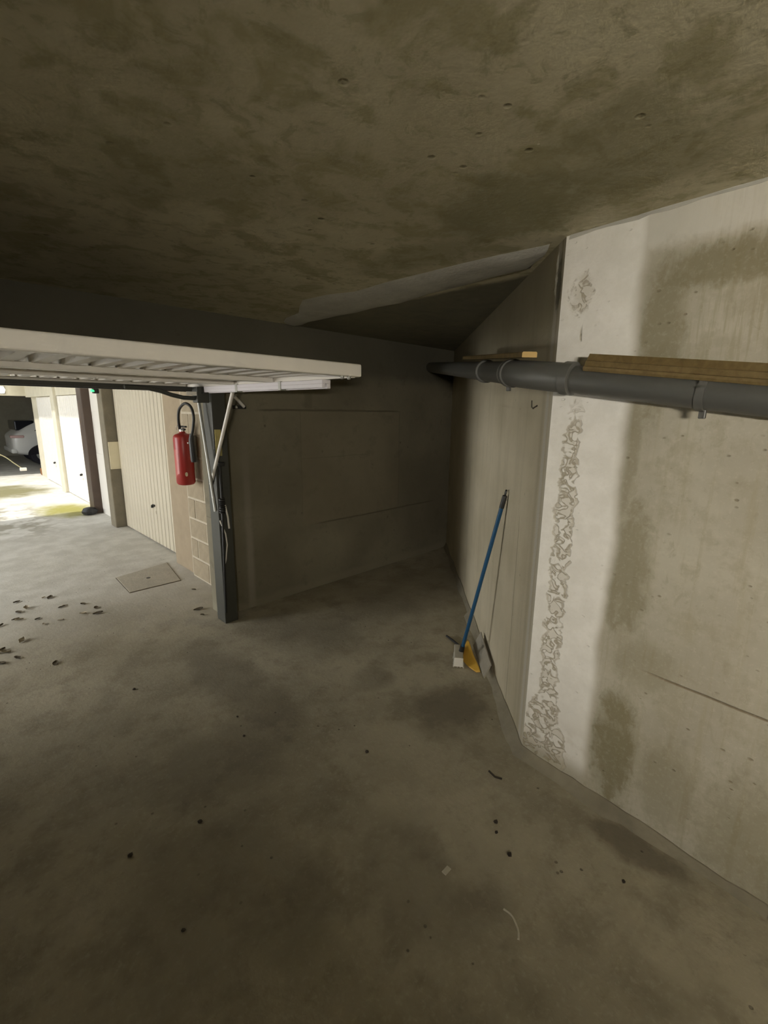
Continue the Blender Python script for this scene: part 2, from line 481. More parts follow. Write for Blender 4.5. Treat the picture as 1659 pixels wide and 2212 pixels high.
M_rail = simple('lilac_white_rail', (0.78, 0.75, 0.79), 0.35, 0, 0.03, 5)
M_cream = simple('cream_lacquer', (0.56, 0.51, 0.40), 0.45, 0, 0.05, 4)
M_steel = simple('dark_grey_steel', (0.055, 0.056, 0.047), 0.5, 0.0, 0.2, 9)
M_galv = simple('galvanised_steel', (0.42, 0.42, 0.39), 0.45, 0.5, 0.15, 20)
M_black = simple('black_plastic', (0.018, 0.018, 0.018), 0.45, 0, 0.2, 10)
M_red = simple('red_lacquer', (0.34, 0.028, 0.024), 0.35, 0, 0.08, 6)
M_chrome = simple('brushed_metal', (0.6, 0.58, 0.54), 0.3, 0.9, 0.1, 20)
M_pvc = simple('grey_pvc', (0.098, 0.098, 0.090), 0.38, 0, 0.10, 7)
M_pvc2 = simple('grey_pvc_coupling', (0.115, 0.115, 0.106), 0.42, 0, 0.10, 7)
M_blue = simple('blue_handle', (0.012, 0.075, 0.17), 0.4, 0, 0.15, 12)
M_beige = simple('beige_plastic', (0.50, 0.47, 0.39), 0.55, 0, 0.1, 14)
M_paleend = simple('pale_plastic', (0.80, 0.77, 0.70), 0.5, 0, 0.05, 14)
M_yellow = simple('yellow_plastic', (0.66, 0.40, 0.06), 0.45, 0, 0.12, 14)
M_paper = simple('cream_paper', (0.72, 0.65, 0.46), 0.8, 0, 0.06, 12)
M_label = simple('yellow_sticker', (0.50, 0.43, 0.17), 0.7, 0, 0.25, 30)
M_leaf1 = simple('dry_leaf_dark', (0.085, 0.066, 0.038), 0.85, 0, 0.3, 30)
M_leaf2 = simple('dry_leaf_pale', (0.42, 0.37, 0.28), 0.85, 0, 0.25, 30)
M_grit = simple('dark_grit', (0.05, 0.04, 0.03), 0.9, 0, 0.3, 30)
M_flakewhite = simple('pale_flake', (0.55, 0.52, 0.44), 0.9, 0, 0.1, 30)
M_carwhite = simple('white_car_paint', (0.72, 0.72, 0.70), 0.22, 0, 0.03, 3)
M_glass = simple('dark_car_glass', (0.012, 0.013, 0.018), 0.1, 0, 0.1, 3)
M_tail = simple('tail_lamp', (0.62, 0.42, 0.40), 0.25, 0, 0.1, 12)
M_tyre = simple('tyre', (0.015, 0.014, 0.022), 0.8, 0, 0.1, 12)
M_crate = simple('rusty_brown', (0.27, 0.12, 0.045), 0.7, 0, 0.25, 12)
M_groove = simple('groove_shade', (0.30, 0.26, 0.18), 0.7, 0, 0.1, 8)
M_rope = simple('rope', (0.45, 0.40, 0.25), 0.9, 0, 0.2, 30)

def mat_wood():
    g = Mat('brown_wood', 0.55)
    n = g.noise(1.0, 4, 0.6, 0.3, g.scl(2.0, 40, 40))
    g.color(g.mix(g.ss(n, 0.3, 0.7), (0.135, 0.093, 0.034), (0.19, 0.135, 0.055)))
    return g.m
M_wood = mat_wood()
M_woodpale = simple('sawn_pine_end', (0.62, 0.42, 0.16), 0.7, 0, 0.12, 20)

def emis(name, col, strength):
    mt = bpy.data.materials.new(name); mt.use_nodes = True
    b = mt.node_tree.nodes['Principled BSDF']
    b.inputs['Base Color'].default_value = (*col, 1)
    b.inputs['Emission Color'].default_value = (*col, 1); b.inputs['Emission Strength'].default_value = strength
    return mt
M_green = emis('green_indicator', (0.05, 0.75, 0.22), 1.6)
M_bulb = emis('lit_globe', (1.0, 0.97, 0.9), 4.0)

# ------------------------------------------------------------------ the shell of the garage
fl = struct(MB().box((-16, -3.2, -0.15), (8, 22, 0)).build('floor', M_floor))
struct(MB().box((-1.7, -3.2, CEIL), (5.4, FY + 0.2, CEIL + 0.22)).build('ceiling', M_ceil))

wf = MB()
wf.box((1.60, FY, 0), (5.2, FY + 0.2, CEIL))            # right of the opening
wf.box((-1.5, FY, 0), (-1.05, FY + 0.2, CEIL))          # left of the opening
wf.box((-1.05, FY, 1.95), (1.60, FY + 0.2, CEIL))       # lintel
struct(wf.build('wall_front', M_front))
struct(MB().box((0, 0, 0), (4.2, 0.22, CEIL)).build_at('wall_right', M_right, (K.x, K.y, 0), angB))
LA = (C - K).length
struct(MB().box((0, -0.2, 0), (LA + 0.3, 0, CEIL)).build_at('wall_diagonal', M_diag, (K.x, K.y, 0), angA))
struct(MB().box((-1.5, -3.2, 0), (-1.3, FY, CEIL)).build('wall_left', M_conc))
struct(MB().box((-1.5, -3.2, 0), (2.0, -3.0, CEIL)).build('wall_back', M_conc))

# mortar fillet at the foot of the diagonal and right walls
def fillet():
    rnd = random.Random(3)
    path = []
    N = 46
    for i in range(N + 1):
        s = LA * (1 - i / N) ** 1.0
        path.append((Vector(onA(max(s, 0.05), 0, 0)), Vector((nA.x, nA.y, 0)), s))
    mid = ((nA + nB) / 2).normalized()
    path.append((Vector((K.x, K.y, 0)), Vector((mid.x, mid.y, 0)), 0))
    for i in range(1, 30):
        s = 0.03 + i * 0.06
        path.append((Vector(onB(s, 0, 0)), Vector((nB.x, nB.y, 0)), -s))
    vs, fs = [], []
    for i, (p, n, s) in enumerate(path):
        k = 1.0 + 0.22 * math.sin(s * 9.3) + rnd.uniform(-0.12, 0.12)
        w = (0.060 if s > -0.5 else 0.035) * k
        hgt = (0.045 if s > -0.3 else 0.035) * k
        if s > 1.6: w *= 0.6
        vs += [p - n * 0.02 + Vector((0, 0, -0.01)), p - n * 0.02 + Vector((0, 0, hgt)), p + n * 0.006 + Vector((0, 0, hgt)),
               p + n * w * 0.45 + Vector((0, 0, hgt * 0.42)), p + n * w * 0.8 + Vector((0, 0, hgt * 0.10)), p + n * w + Vector((0, 0, -0.01))]
    m = 6
    for i in range(len(path) - 1):
        for k in range(m):
            fs.append((i * m + k, i * m + (k + 1) % m, (i + 1) * m + (k + 1) % m, (i + 1) * m + k))
    fs.append(tuple(range(m))); fs.append(tuple(range((len(path) - 1) * m, len(path) * m)))
    return struct(MB().add(vs, fs).build('trim_1', M_fillet, None, True))
fillet()

# mortar smeared along the ceiling joint that carries on the line of the right wall
def ceiling_joint():
    rnd = random.Random(5)
    L = [(1.99, 1.03), (1.97, 1.25), (1.955, 1.45), (1.965, 1.7), (1.955, 1.95), (1.965, 2.23), (1.91, 2.42), (1.88, 2.65), (1.98, 2.83), (2.10, 3.02), (2.16, 3.25), (2.22, 3.40)]
    Rr = [(2.10, 1.12), (2.25, 1.25), (2.25, 1.45), (2.28, 1.67), (2.31, 1.95), (2.38, 2.25), (2.37, 2.45), (2.38, 2.7), (2.38, 2.9), (2.36, 3.06), (2.37, 3.26), (2.40, 3.42)]
    vs, fs = [], []
    for a, b in zip(L, Rr):
        a, b = Vector(a), Vector(b)
        for k in range(7):
            t = k / 6
            p = a.lerp(b, t)
            d = 0.0 if k in (0, 6) else 0.010 + 0.006 * math.sin(t * math.pi) + rnd.uniform(-0.003, 0.003)
            j = 0 if 0 < k < 6 else rnd.uniform(-0.015, 0.015)
            vs.append((p.x + j, p.y, CEIL - d - 0.0005))
    for i in range(len(L) - 1):
        for k in range(6):
            fs.append((i * 7 + k, i * 7 + k + 1, (i + 1) * 7 + k + 1, (i + 1) * 7 + k))
    # closed back against the slab
    n = len(vs)
    vs += [(v[0], v[1], CEIL + 0.01) for v in vs]
    fs += [tuple(i + n for i in f) for f in fs]
    bd = [k for k in range(7)] + [i * 7 + 6 for i in range(1, len(L))] + [(len(L) - 1) * 7 + k for k in range(5, -1, -1)] + [i * 7 for i in range(len(L) - 2, 0, -1)]
    for i in range(len(bd)):
        a, b = bd[i], bd[(i + 1) % len(bd)]
        fs.append((a, b, b + n, a + n))
    return struct(MB().add(vs, fs).build('trim_2', M_mortar, None, True))
ceiling_joint()
def top_fillet():
    rnd = random.Random(8); vs, fs = [], []
    N = 60
    for i in range(N + 1):
        s_ = 0.02 + i * 0.05
        w = 0.005 + rnd.uniform(0, 0.008); hh = 0.006 + rnd.uniform(0, 0.009)
        for off, dz in ((-0.01, 0.01), (-0.01, -hh), (0.002, -hh), (w * 0.6, -hh * 0.35), (w, 0.01)):
            p = onB(s_ + rnd.uniform(-0.01, 0.01), off, CEIL + dz); vs.append(p)
    m_ = 5
    for i in range(N):
        for k in range(m_): fs.append((i * m_ + k, i * m_ + (k + 1) % m_, (i + 1) * m_ + (k + 1) % m_, (i + 1) * m_ + k))
    fs.append(tuple(range(m_))); fs.append(tuple(range(N * m_, N * m_ + m_)))
    struct(MB().add(vs, fs).build('trim_4', M_mortar))
top_fillet()

# ------------------------------------------------------------------ driveway outside
struct(MB().box((-3.2, FY + 0.2, 2.42), (5.4, 8.55, 2.62)).build('ceiling_driveway', M_conc))
struct(MB().box((1.45, 8.55, 2.42), (5.4, 14.4, 2.62)).build('trim_3', M_yardwall))

# block wall beside the opening: joints behind, blocks proud
bw = struct(MB().box((1.832, FY + 0.2, 0), (2.3, 4.62, 2.42)).build('wall_block', M_joint))
blk_cache = {}
def block(y0, y1, z0, z1, dx):
    key = (round(y1 - y0, 3), round(z1 - z0, 3))
    if key not in blk_cache:
        hy, hz = (y1 - y0) / 2, (z1 - z0) / 2
        b = MB().bbox((-0.004, -hy, -hz), (0.012, hy, hz), 0.003, 1)
        me = mesh('block', b.v, b.f); me.materials.append(M_block); blk_cache[key] = me
    o = bpy.data.objects.new('block', blk_cache[key]); COL.objects.link(o)
    o.parent = bw; o.location = (1.832 - dx, (y0 + y1) / 2, (z0 + z1) / 2)
rb = random.Random(11)
z = 0.005; row = 0
while z < 2.3:
    h = 0.196
    cuts = [3.69, 4.23, 4.61] if row % 2 == 0 else [3.69, 3.98, 4.45, 4.61]
    for a, b in zip(cuts[:-1], cuts[1:]):
        block(a + 0.009, b - 0.009, z + 0.009, z + h - 0.002, rb.uniform(-0.002, 0.003))
    z += 0.206; row += 1

struct(MB().box((1.86, 4.62, 0), (2.3, 5.14, 2.42)).build('wall_pier', M_pier))

# sectional doors of the neighbouring garages
def ribbed_door(name, y0, y1, ztop, x, mat, n, handle=True, frame=True):
    d = struct(MB().box((x + 0.02, y0, 0), (x + 0.06, y1, ztop)).build(name, M_groove))
    w = (y1 - y0) / n
    b = MB().bbox((-0.012, -w / 2 + 0.009, 0.015), (0.022, w / 2 - 0.009, ztop - 0.01), 0.006, 1)
    me = mesh('slat', b.v, b.f); me.materials.append(mat)
    for i in range(n):
        o = bpy.data.objects.new('slat', me); COL.objects.link(o); o.parent = d
        o.location = (x, y0 + w * (i + 0.5), 0)
    if handle:
        hy = y0 + (y1 - y0) * 0.42
        h = MB().bbox((x - 0.03, hy - 0.035, 0.49), (x - 0.012, hy + 0.035, 0.515), 0.005)
        h.bbox((x - 0.05, hy - 0.008, 0.475), (x - 0.02, hy + 0.012, 0.51), 0.004)
        h.build('handle', M_black, d)
        MB().bbox((x - 0.018, hy - 0.05, 0.40), (x - 0.010, hy - 0.02, 0.44), 0.003).build('lock_plate', M_cream, d)
    return d
ribbed_door('door_1', 5.16, 7.25, 2.10, 1.985, M_cream, 18)
struct(MB().box((1.97, 5.14, 2.10), (2.3, 7.27, 2.42)).build('wall_over_door', M_conc))
ribbed_door('door_3', 8.80, 11.0, 1.90, 2.02, M_white, 14)
ribbed_door('door_4', 11.32, 13.4, 1.90, 2.06, M_white, 14)
struct(MB().box((2.0, 8.75, 1.90), (2.3, 14.4, 2.42)).build('wall_over_yard_doors', M_yardwall))
struct(MB().box((2.08, 13.4, 0), (2.4, 14.22, 1.90)).build('wall_yard_end', M_yardwall))
# narrow store door between the pillars
nd = struct(MB().box((1.985, 7.50, 0), (2.05, 8.50, 2.42)).build('door_2', M_white))
MB().bbox((1.973, 7.54, 0.08), (1.987, 8.46, 0.98), 0.006).build('panel', M_white, nd)
MB().bbox((1.973, 7.54, 1.62), (1.987, 8.46, 2.05), 0.006).build('panel', M_white, nd)

p1 = MB().bbox((1.835, 7.27, 0), (2.3, 7.50, 2.42), 0.012).build_here('concrete_pillar', M_pillar)
tag(p1, 'dark stained concrete pillar with a cream sheet, beside the ribbed cream garage door', 'pillar')
p2 = MB().bbox((1.865, 8.50, 0), (2.3, 8.78, 2.42), 0.012).build_here('steel_pillar', M_brown)
tag(p2, 'dark brown pillar between the narrow white door and the sunlit yard doors', 'pillar')
p3 = MB().bbox((1.95, 11.02, 0), (2.3, 11.30, 2.42), 0.012).build_here('plaster_pillar', M_yardwall)
tag(p3, 'pale plastered pillar between the two sunlit white garage doors', 'pillar')

# far end of the yard with an open garage
ew = MB()
ew.box((-9, 14.4, 1.93), (6.6, 14.65, 2.62))
ew.box((2.17, 14.4, 0), (6.6, 14.65, 1.93))
ew.box((-9, 14.4, 0), (-4.2, 14.65, 1.93))
struct(ew.build('wall_far', M_yardwall))
cv = MB()
cv.box((-4.4, 20.6, 0), (6.6, 20.8, 2.62)); cv.box((-4.6, 14.65, 0), (-4.4, 20.8, 2.62)); cv.box((6.4, 14.65, 0), (6.6, 20.8, 2.62))
cv.box((-4.6, 14.4, 2.62), (6.6, 20.8, 2.8))
struct(cv.build('wall_far_garage', M_cave))
post = thing('guide_post', 'slim cream post at the right edge of the far dark garage', 'post', (2.15, 14.33, 0))
MB().tube([(2.15, 14.33, 0.17), (2.15, 14.33, 1.93)], 0.028, 12).build('pole', M_cream, post, True)
MB().bbox((2.07, 14.25, 0), (2.23, 14.39, 0.17), 0.02).build('foot', M_crate, post)

# ------------------------------------------------------------------ the up-and-over door of this garage
PX0, PX1 = -1.02, 1.50
gd = thing('garage_door', 'white up-and-over garage door panel standing open overhead', 'garage door', (0.24, 2.6, 1.80))
b = MB().bbox((PX0, 1.655, 1.848), (PX1, 1.70, 1.905), 0.008, 3); b.build('lip', M_white, gd, True)
pitch = 0.105
n = int((PX1 - PX0 - 0.03) / pitch)
for i in range(n + 1):
    x0 = PX1 - 0.02 - pitch * (i + 1); x1 = x0 + pitch
    if x0 < PX0: x0 = PX0 + 0.005
    y0, y1 = 1.70, 3.78
    prof = [(x0, 1.902), (x0, 1.893), (x0 + 0.030, 1.893), (x0 + 0.040, 1.868), (x1 - 0.020, 1.868), (x1 - 0.010, 1.893), (x1, 1.893), (x1, 1.902)]
    m_ = len(prof)
    vs = [(px, y0, pz) for px, pz in prof] + [(px, y1, pz) for px, pz in prof]
    fs = [tuple(range(m_)), tuple(range(m_, 2 * m_))] + [(k, (k + 1) % m_, m_ + (k + 1) % m_, m_ + k) for k in range(m_)]
    MB().add(vs, fs).build('rib', M_skin, gd)
for y in (2.40, 2.86, 3.60):
    MB().bbox((PX0, y - 0.03, 1.846), (PX1 - 0.03, y + 0.03, 1.872), 0.003).build('cross_rail', M_white, gd)
for x in (PX1 - 0.012, PX0 + 0.012):
    MB().bbox((x - 0.012, 1.70, 1.846), (x + 0.012, 3.78, 1.905), 0.003).build('side_frame', M_white, gd)
rl = MB().bbox((1.468, 1.915, 1.826), (1.522, 3.27, 1.846), 0.003)
rl.bbox((1.468, 1.915, 1.806), (1.488, 3.27, 1.828), 0.004)
rl.bbox((1.50, 1.915, 1.802), (1.522, 3.27, 1.828), 0.004)
r_o = rl.build('side_rail', M_rail, gd)
for y in (2.30, 2.80):
    MB().bbox((1.464, y - 0.012, 1.800), (1.526, y + 0.012, 1.849), 0.003).build('rail_clip', M_galv, r_o)
for x in (1.40, 1.44):
    MB().lathe([(0.009, 0), (0.009, -0.010), (0.006, -0.014)], (x, 1.678, 1.849), 10).build('bolt', M_galv, gd, True)
MB().tube([(1.535, 3.405, 1.133), (1.53, 2.97, 1.805)], 0.0125, 10).build('lift_arm', M_white, gd, True)

# steel frame around the opening
fr = thing('door_frame', 'dark grey steel frame of the garage opening with springs and guides', 'door frame', (1.56, 3.42, 0))
MB().bbox((1.545, 3.335, 0), (1.655, 3.478, 1.93), 0.006).build('post', M_steel, fr)
MB().bbox((-1.05, 3.335, 0), (-1.0, 3.478, 1.93), 0.006).build('post', M_steel, fr)
MB().bbox((-1.05, 3.38, 1.818), (1.50, 3.42, 1.845), 0.004).build('header', M_steel, fr)
MB().bbox((-1.05, 3.42, 1.812), (1.50, 3.47, 1.832), 0.004).build('seal_strip', M_black, fr)
tb = [(0.98, 3.34, 1.828), (1.12, 3.34, 1.824), (1.20, 3.34, 1.808), (1.27, 3.34, 1.785), (1.35, 3.34, 1.768), (1.47, 3.34, 1.765)]
MB().tube(tb, 0.015, 10).build('bent_tube', M_steel, fr, True)
bk = MB().bbox((1.43, 3.30, 1.735), (1.52, 3.38, 1.845), 0.006).build('corner_bracket', M_steel, fr)
MB().lathe([(0.010, 0), (0.010, 0.008)], (1.475, 3.293, 1.80), 10).build('bolt_hole', M_black, bk)
MB().bbox((1.36, 3.30, 1.785), (1.43, 3.31, 1.81), 0.002).build('plate', M_white, bk)
MB().tube([(1.50, 3.44, 1.745), (1.50, 3.285, 0.944)], 0.011, 10).build('brace', M_galv, fr, True)
MB().tube([(1.505, 3.445, 1.745), (1.512, 3.29, 0.95)], 0.006, 8).build('brace_edge', M_black, fr, True)
MB().bbox((1.556, 3.329, 1.35), (1.604, 3.336, 1.545), 0.002).build('sticker', M_label, fr)
# counterweight spring and cable
MB().tube([(1.572, 3.318, 1.28), (1.572, 3.318, 1.02)], 0.010, 10).build('spring_rod', M_black, fr, True)
MB().bbox((1.555, 3.30, 1.275), (1.605, 3.336, 1.305), 0.005).build('spring_hook', M_black, fr)
coil = []
for i in range(12 * 7 + 1):
    a = i / 12 * 2 * math.pi
    coil.append((1.568 + 0.017 * math.cos(a), 3.312 + 0.017 * math.sin(a), 1.03 - 0.115 * i / 84))
MB().tube(coil, 0.008, 6).build('spring', M_black, fr, True)
MB().tube([(1.566, 3.314, 0.92), (1.56, 3.318, 0.60), (1.555, 3.32, 0.42), (1.55, 3.326, 0.10)], 0.010, 8).build('cable', M_black, fr, True)
MB().tube([(1.595, 3.322, 0.975), (1.612, 3.322, 0.88), (1.618, 3.322, 0.785)], 0.0075, 8).build('white_strap', M_white, fr, True)
MB().tube([(1.545, 3.318, 0.86), (1.568, 3.315, 0.79), (1.582, 3.315, 0.75), (1.59, 3.315, 0.66), (1.578, 3.315, 0.585), (1.574, 3.318, 0.54), (1.552, 3.32, 0.48)], 0.0055, 8).build('white_cord', M_white, fr, True)
# latch arm on the wall beside the post
lt = thing('latch_arm', 'short white latch arm on a black bracket on the front wall', 'bracket', (1.84, 3.46, 1.69))
MB().bbox((1.78, 3.44, 1.695), (1.88, 3.479, 1.722), 0.004).build('bracket', M_black, lt)
MB().tube([(1.775, 3.425, 1.79), (1.862, 3.44, 1.712)], 0.013, 10).build('arm', M_white, lt, True)
MB().lathe([(0.012, 0), (0.012, 0.012), (0.006, 0.02)], (1.79, 3.435, 1.700), 10).build('roller', M_white, lt, True)

# ------------------------------------------------------------------ drain pipe along the walls
PR = 0.053
pp = thing('drain_pipe', 'dark grey plastic drain pipe running along the right and diagonal walls', 'pipe', onB(0, 0.12, 1.79))
def bz(s): return 1.835 - 0.128 * (s - 0.06)
Bend = Vector(onB(1.9, 0.12, bz(1.9))); Bst = Vector(onB(0.10, 0.12, bz(0.10)))
El = Vector(onB(-0.06, 0.125, 1.853))
Aend = Vector((4.19, FY, 2.175)); dirA = (Aend - El).normalized(); dirB = (Bst - Bend).normalized()
Ast = El + dirA * 0.16
MB().tube([Bend, Bst - dirB * 0.0], PR, 28).build('pipe_run', M_pvc, pp, True)
MB().tube([Ast, Aend], PR, 28).build('pipe_run', M_pvc, pp, True)
bend = []
q0 = El - dirB * 0.15; q1 = El + dirA * 0.15
for i in range(13):
    t = i / 12
    bend.append(q0 * (1 - t) ** 2 + El * 2 * t * (1 - t) + q1 * t ** 2)
bend = [q0 - dirB * 0.05] + bend + [q1 + dirA * 0.03]
MB().tube(bend, PR + 0.004, 28).build('elbow', M_pvc2, pp, True)
for c_, d_ in ((q0 - dirB * 0.05, dirB), (q1 + dirA * 0.045, dirA), (El + dirA * 0.72, dirA)):
    MB().tube([c_ - d_ * 0.022, c_ - d_ * 0.018, c_ + d_ * 0.018, c_ + d_ * 0.022], 0, 28, True, [PR + 0.004, PR + 0.010, PR + 0.010, PR + 0.004]).build('coupling', M_pvc2, pp, True)
for base, d_, wallpt in ((Vector(onB(0.60, 0.12, bz(0.60))), dirB, Vector(onB(0.60, 0.0, bz(0.60)))), (El + dirA * 0.235, dirA, None)):
    MB().tube([base - d_ * 0.012, base + d_ * 0.012], PR + 0.006, 28).build('clamp', M_galv if wallpt is None else M_pvc2, pp, True)
    tabz = base.z - PR
    MB().bbox((base.x - 0.008, base.y - 0.010, tabz - 0.028), (base.x + 0.008, base.y + 0.010, tabz + 0.004), 0.003).build('clamp_tab', M_pvc2, pp)
for s_ in (0.60, 1.5):
    MB().tube([onB(s_, 0.0, bz(s_)), onB(s_, 0.08, bz(s_))], 0.008, 8).build('hanger', M_galv, pp)

# planks stored on top of the pipe
def plank(name, label, p0, p1, side, prof, mat, endmat=None):
    p0, p1 = Vector(p0), Vector(p1); d = (p1 - p0); L = d.length; d.normalize()
    sd = Vector((side[0], side[1], 0)); sd = (sd - d * sd.dot(d)).normalized(); u = d.cross(sd)
    if u.z < 0: u = -u
    vs = [p0 + sd * a + u * b_ for a, b_ in prof] + [p1 + sd * a + u * b_ for a, b_ in prof]
    n_ = len(prof)
    fs = [tuple(range(n_)), tuple(range(n_, 2 * n_))] + [(k, (k + 1) % n_, n_ + (k + 1) % n_, n_ + k) for k in range(n_)]
    e = thing(name, label, 'plank', p0)
    MB().add(vs, fs).build('board', mat, e)
    if endmat:
        vs2 = [v - d * 0.004 for v in vs[:n_]] + [v + d * 0.001 for v in vs[:n_]]
        MB().add(vs2, fs).build('sawn_end', endmat, e)
    return e
# moulded board: tall face towards the room, rebate at the foot
prof = [(0.042, -0.006), (0.046, 0.002), (0.046, 0.010), (0.040, 0.012), (0.036, 0.030), (0.030, 0.032), (0.018, 0.056), (0.006, 0.056), (0.012, 0.030), (0.010, 0.0)]
prof = [(a * 1.0 + 0.01, b_) for a, b_ in prof]
plank('moulded_plank', 'brown moulded wooden plank lying on the pipe along the right wall',
      onB(0.215, 0.12, bz(0.215) + 0.040), onB(1.85, 0.12, bz(1.85) + 0.040), nB, prof, M_wood)
pa = El + Vector((nA.x, nA.y, 0)) * 0.012 - dirA * 0.07 + Vector((0, 0, PR + 0.013)); pb = pa + dirA * 1.3
plank('pine_batten', 'thin brown batten with pale sawn end lying on the pipe by the diagonal wall', pa, pb, nA,
      [(-0.03, 0), (0.03, 0), (0.03, 0.018), (0.026, 0.022), (-0.026, 0.022), (-0.03, 0.018)], M_wood, M_woodpale)

# nail in the diagonal wall
nl = MB().tube([onA(0.213, -0.01, 1.735), onA(0.212, 0.012, 1.722), onA(0.205, 0.022, 1.715)], 0.0035, 8)
nl.tube([onA(0.206, 0.020, 1.716), onA(0.198, 0.030, 1.722), onA(0.190, 0.034, 1.752)], 0.0025, 8)
tag(nl.build_here('wire_hook', M_grit, True), 'small dark wire hook in the diagonal wall just below the pipe', 'hook')

# ------------------------------------------------------------------ batten lamp on the left wall, behind the camera
lm = thing('wall_lamp', 'white batten lamp mounted on the left wall behind the camera', 'lamp', (-1.29, -1.45, 1.72))
MB().bbox((-1.30, -1.80, 1.66), (-1.255, -1.10, 1.763), 0.008).build('housing', M_white, lm)
MB().bbox((-1.30, -1.84, 1.764), (-1.105, -1.06, 1.770), 0.002).build('added_tray', M_white, lm)  # upper tray, added to cut the lamp's light on the left of the ceiling
MB().bbox((-1.30, -1.84, 1.652), (-1.105, -1.06, 1.659), 0.002).build('added_tray', M_white, lm)   # lower tray, added only to keep the lamp's light off the near floor
MB().tube([(-1.235, -1.76, 1.72), (-1.235, -1.14, 1.72)], 0.018, 12).build('tube', M_bulb, lm, True)
ld = bpy.data.lights.new('wall_lamp_light', 'AREA'); ld.shape = 'RECTANGLE'; ld.size, ld.size_y = 0.62, 0.06
ld.energy = LAMP_W; ld.color = LAMP_C
lo = bpy.data.objects.new('wall_lamp_light', ld); COL.objects.link(lo); lo.parent = lm
lo.location = (0.085, 0, 0); lo.rotation_euler = Vector((1, 0.0, 0)).to_track_quat('-Z', 'Y').to_euler()

# ------------------------------------------------------------------ broom and bits at the foot of the diagonal wall
top = Vector(onA(0.636, 0.016, 1.245)); foot = Vector((2.46, 1.685, 0.07))
br = thing('broom', 'blue-handled broom with a beige head leaning on the diagonal wall', 'broom', (2.42, 1.68, 0))
ax = (top - foot).normalized()
MB().tube([foot, top - ax * 0.10], 0.0125, 14).build('handle', M_blue, br, True)
cap = MB().tube([top - ax * 0.11, top - ax * 0.035, top - ax * 0.03], 0, 14, True, [0.0145, 0.0145, 0.012])
cap_o = cap.build('grip_cap', M_black, br, True)
ring = []
e1 = ax; e2 = Vector((tA.x, tA.y, 0)); e2 = (e2 - ax * e2.dot(ax)).normalized()
ctr = top - ax * 0.012
for k in range(19):
    a = 2 * math.pi * k / 18
    ring.append(ctr + e1 * math.cos(a) * 0.017 + e2 * math.sin(a) * 0.010)
MB().tube(ring, 0.004, 8, False).build('hanging_loop', M_black, cap_o, True)
# head: a bar running away from the camera, pale end towards it
hd = Vector((0.80, 0.60, 0)).normalized(); hs = Vector((-hd.y, hd.x, 0)); hc = Vector((2.37, 1.640, 0.0))
def obox(l0, l1, w, z0, z1, bev=0.006, wt=None):
    m2 = MB().bbox((l0, -w, z0), (l1, w, z1), bev)
    m2.v = [hc + hd * v.x + hs * (v.y) + Vector((0, 0, v.z)) for v in m2.v]
    return m2
obox(0.0, 0.19, 0.030, 0.035, 0.075).build('head', M_beige, br)
obox(-0.006, 0.004, 0.030, 0.012, 0.075, 0.003).build('head_end', M_paleend, br)
tufts = MB()
rt = random.Random(4)
for i in range(15):
    for j in range(4):
        l = 0.008 + i * 0.0125; w = -0.022 + j * 0.0145
        p_ = hc + hd * l + hs * w; q_ = p_ + hd * rt.uniform(-0.006, 0.006) + hs * (w * 0.4 + rt.uniform(-0.004, 0.004))
        tufts.tube([(p_.x, p_.y, 0.037), (q_.x, q_.y, 0.001)], 0, 5, True, [0.0045, 0.006])
bt = tufts.build('bristles', M_beige, br); bt['kind'] = 'stuff'
MB().tube([foot - ax * 0.02, foot + ax * 0.05], 0, 14, True, [0.019, 0.016]).build('socket', M_black, br, True)

# yellow curved scoop beside the broom
yp = []
vs, fs = [], []
NN, MM = 12, 6
for i in range(NN + 1):
    t = i / NN
    p_ = Vector((2.605, 1.765, 0)).lerp(Vector((2.405, 1.515, 0)), t)
    sidev = Vector((0.78, -0.62, 0))
    wd = 0.006 + 0.040 * math.sin(math.pi * min(1, t * 0.93 + 0.06)) ** 0.8
    bow = -0.028 * math.sin(math.pi * t)
    for j in range(MM + 1):
        u_ = j / MM
        zz = 0.012 + 0.075 * (1 - t * 0.62) * u_ ** 0.8 * math.sin(math.pi * min(1, 0.25 + 0.75 * t)) ** 0.5 if t < 0.999 else 0.012
        q_ = p_ + sidev * (bow + wd * (u_ * 2 - 1) * 0.6 + 0.018 * u_)
        vs.append((q_.x, q_.y, zz))
for i in range(NN):
    for j in range(MM):
        fs.append((i * (MM + 1) + j, i * (MM + 1) + j + 1, (i + 1) * (MM + 1) + j + 1, (i + 1) * (MM + 1) + j))
ys = MB().add(vs, fs).build_here('yellow_scoop', M_yellow, True)
sm = ys.modifiers.new('thick', 'SOLIDIFY'); sm.thickness = 0.006
tag(ys, 'curved yellow plastic scoop on the floor right beside the broom head', 'scoop')
rod = MB().tube([(2.66, 1.965, 0.012), (2.635, 1.88, 0.012), (2.60, 1.79, 0.014)], 0.008, 8)
tag(rod.build_here('metal_rod', M_black, True), 'short black rod on the floor just behind the broom head', 'rod')
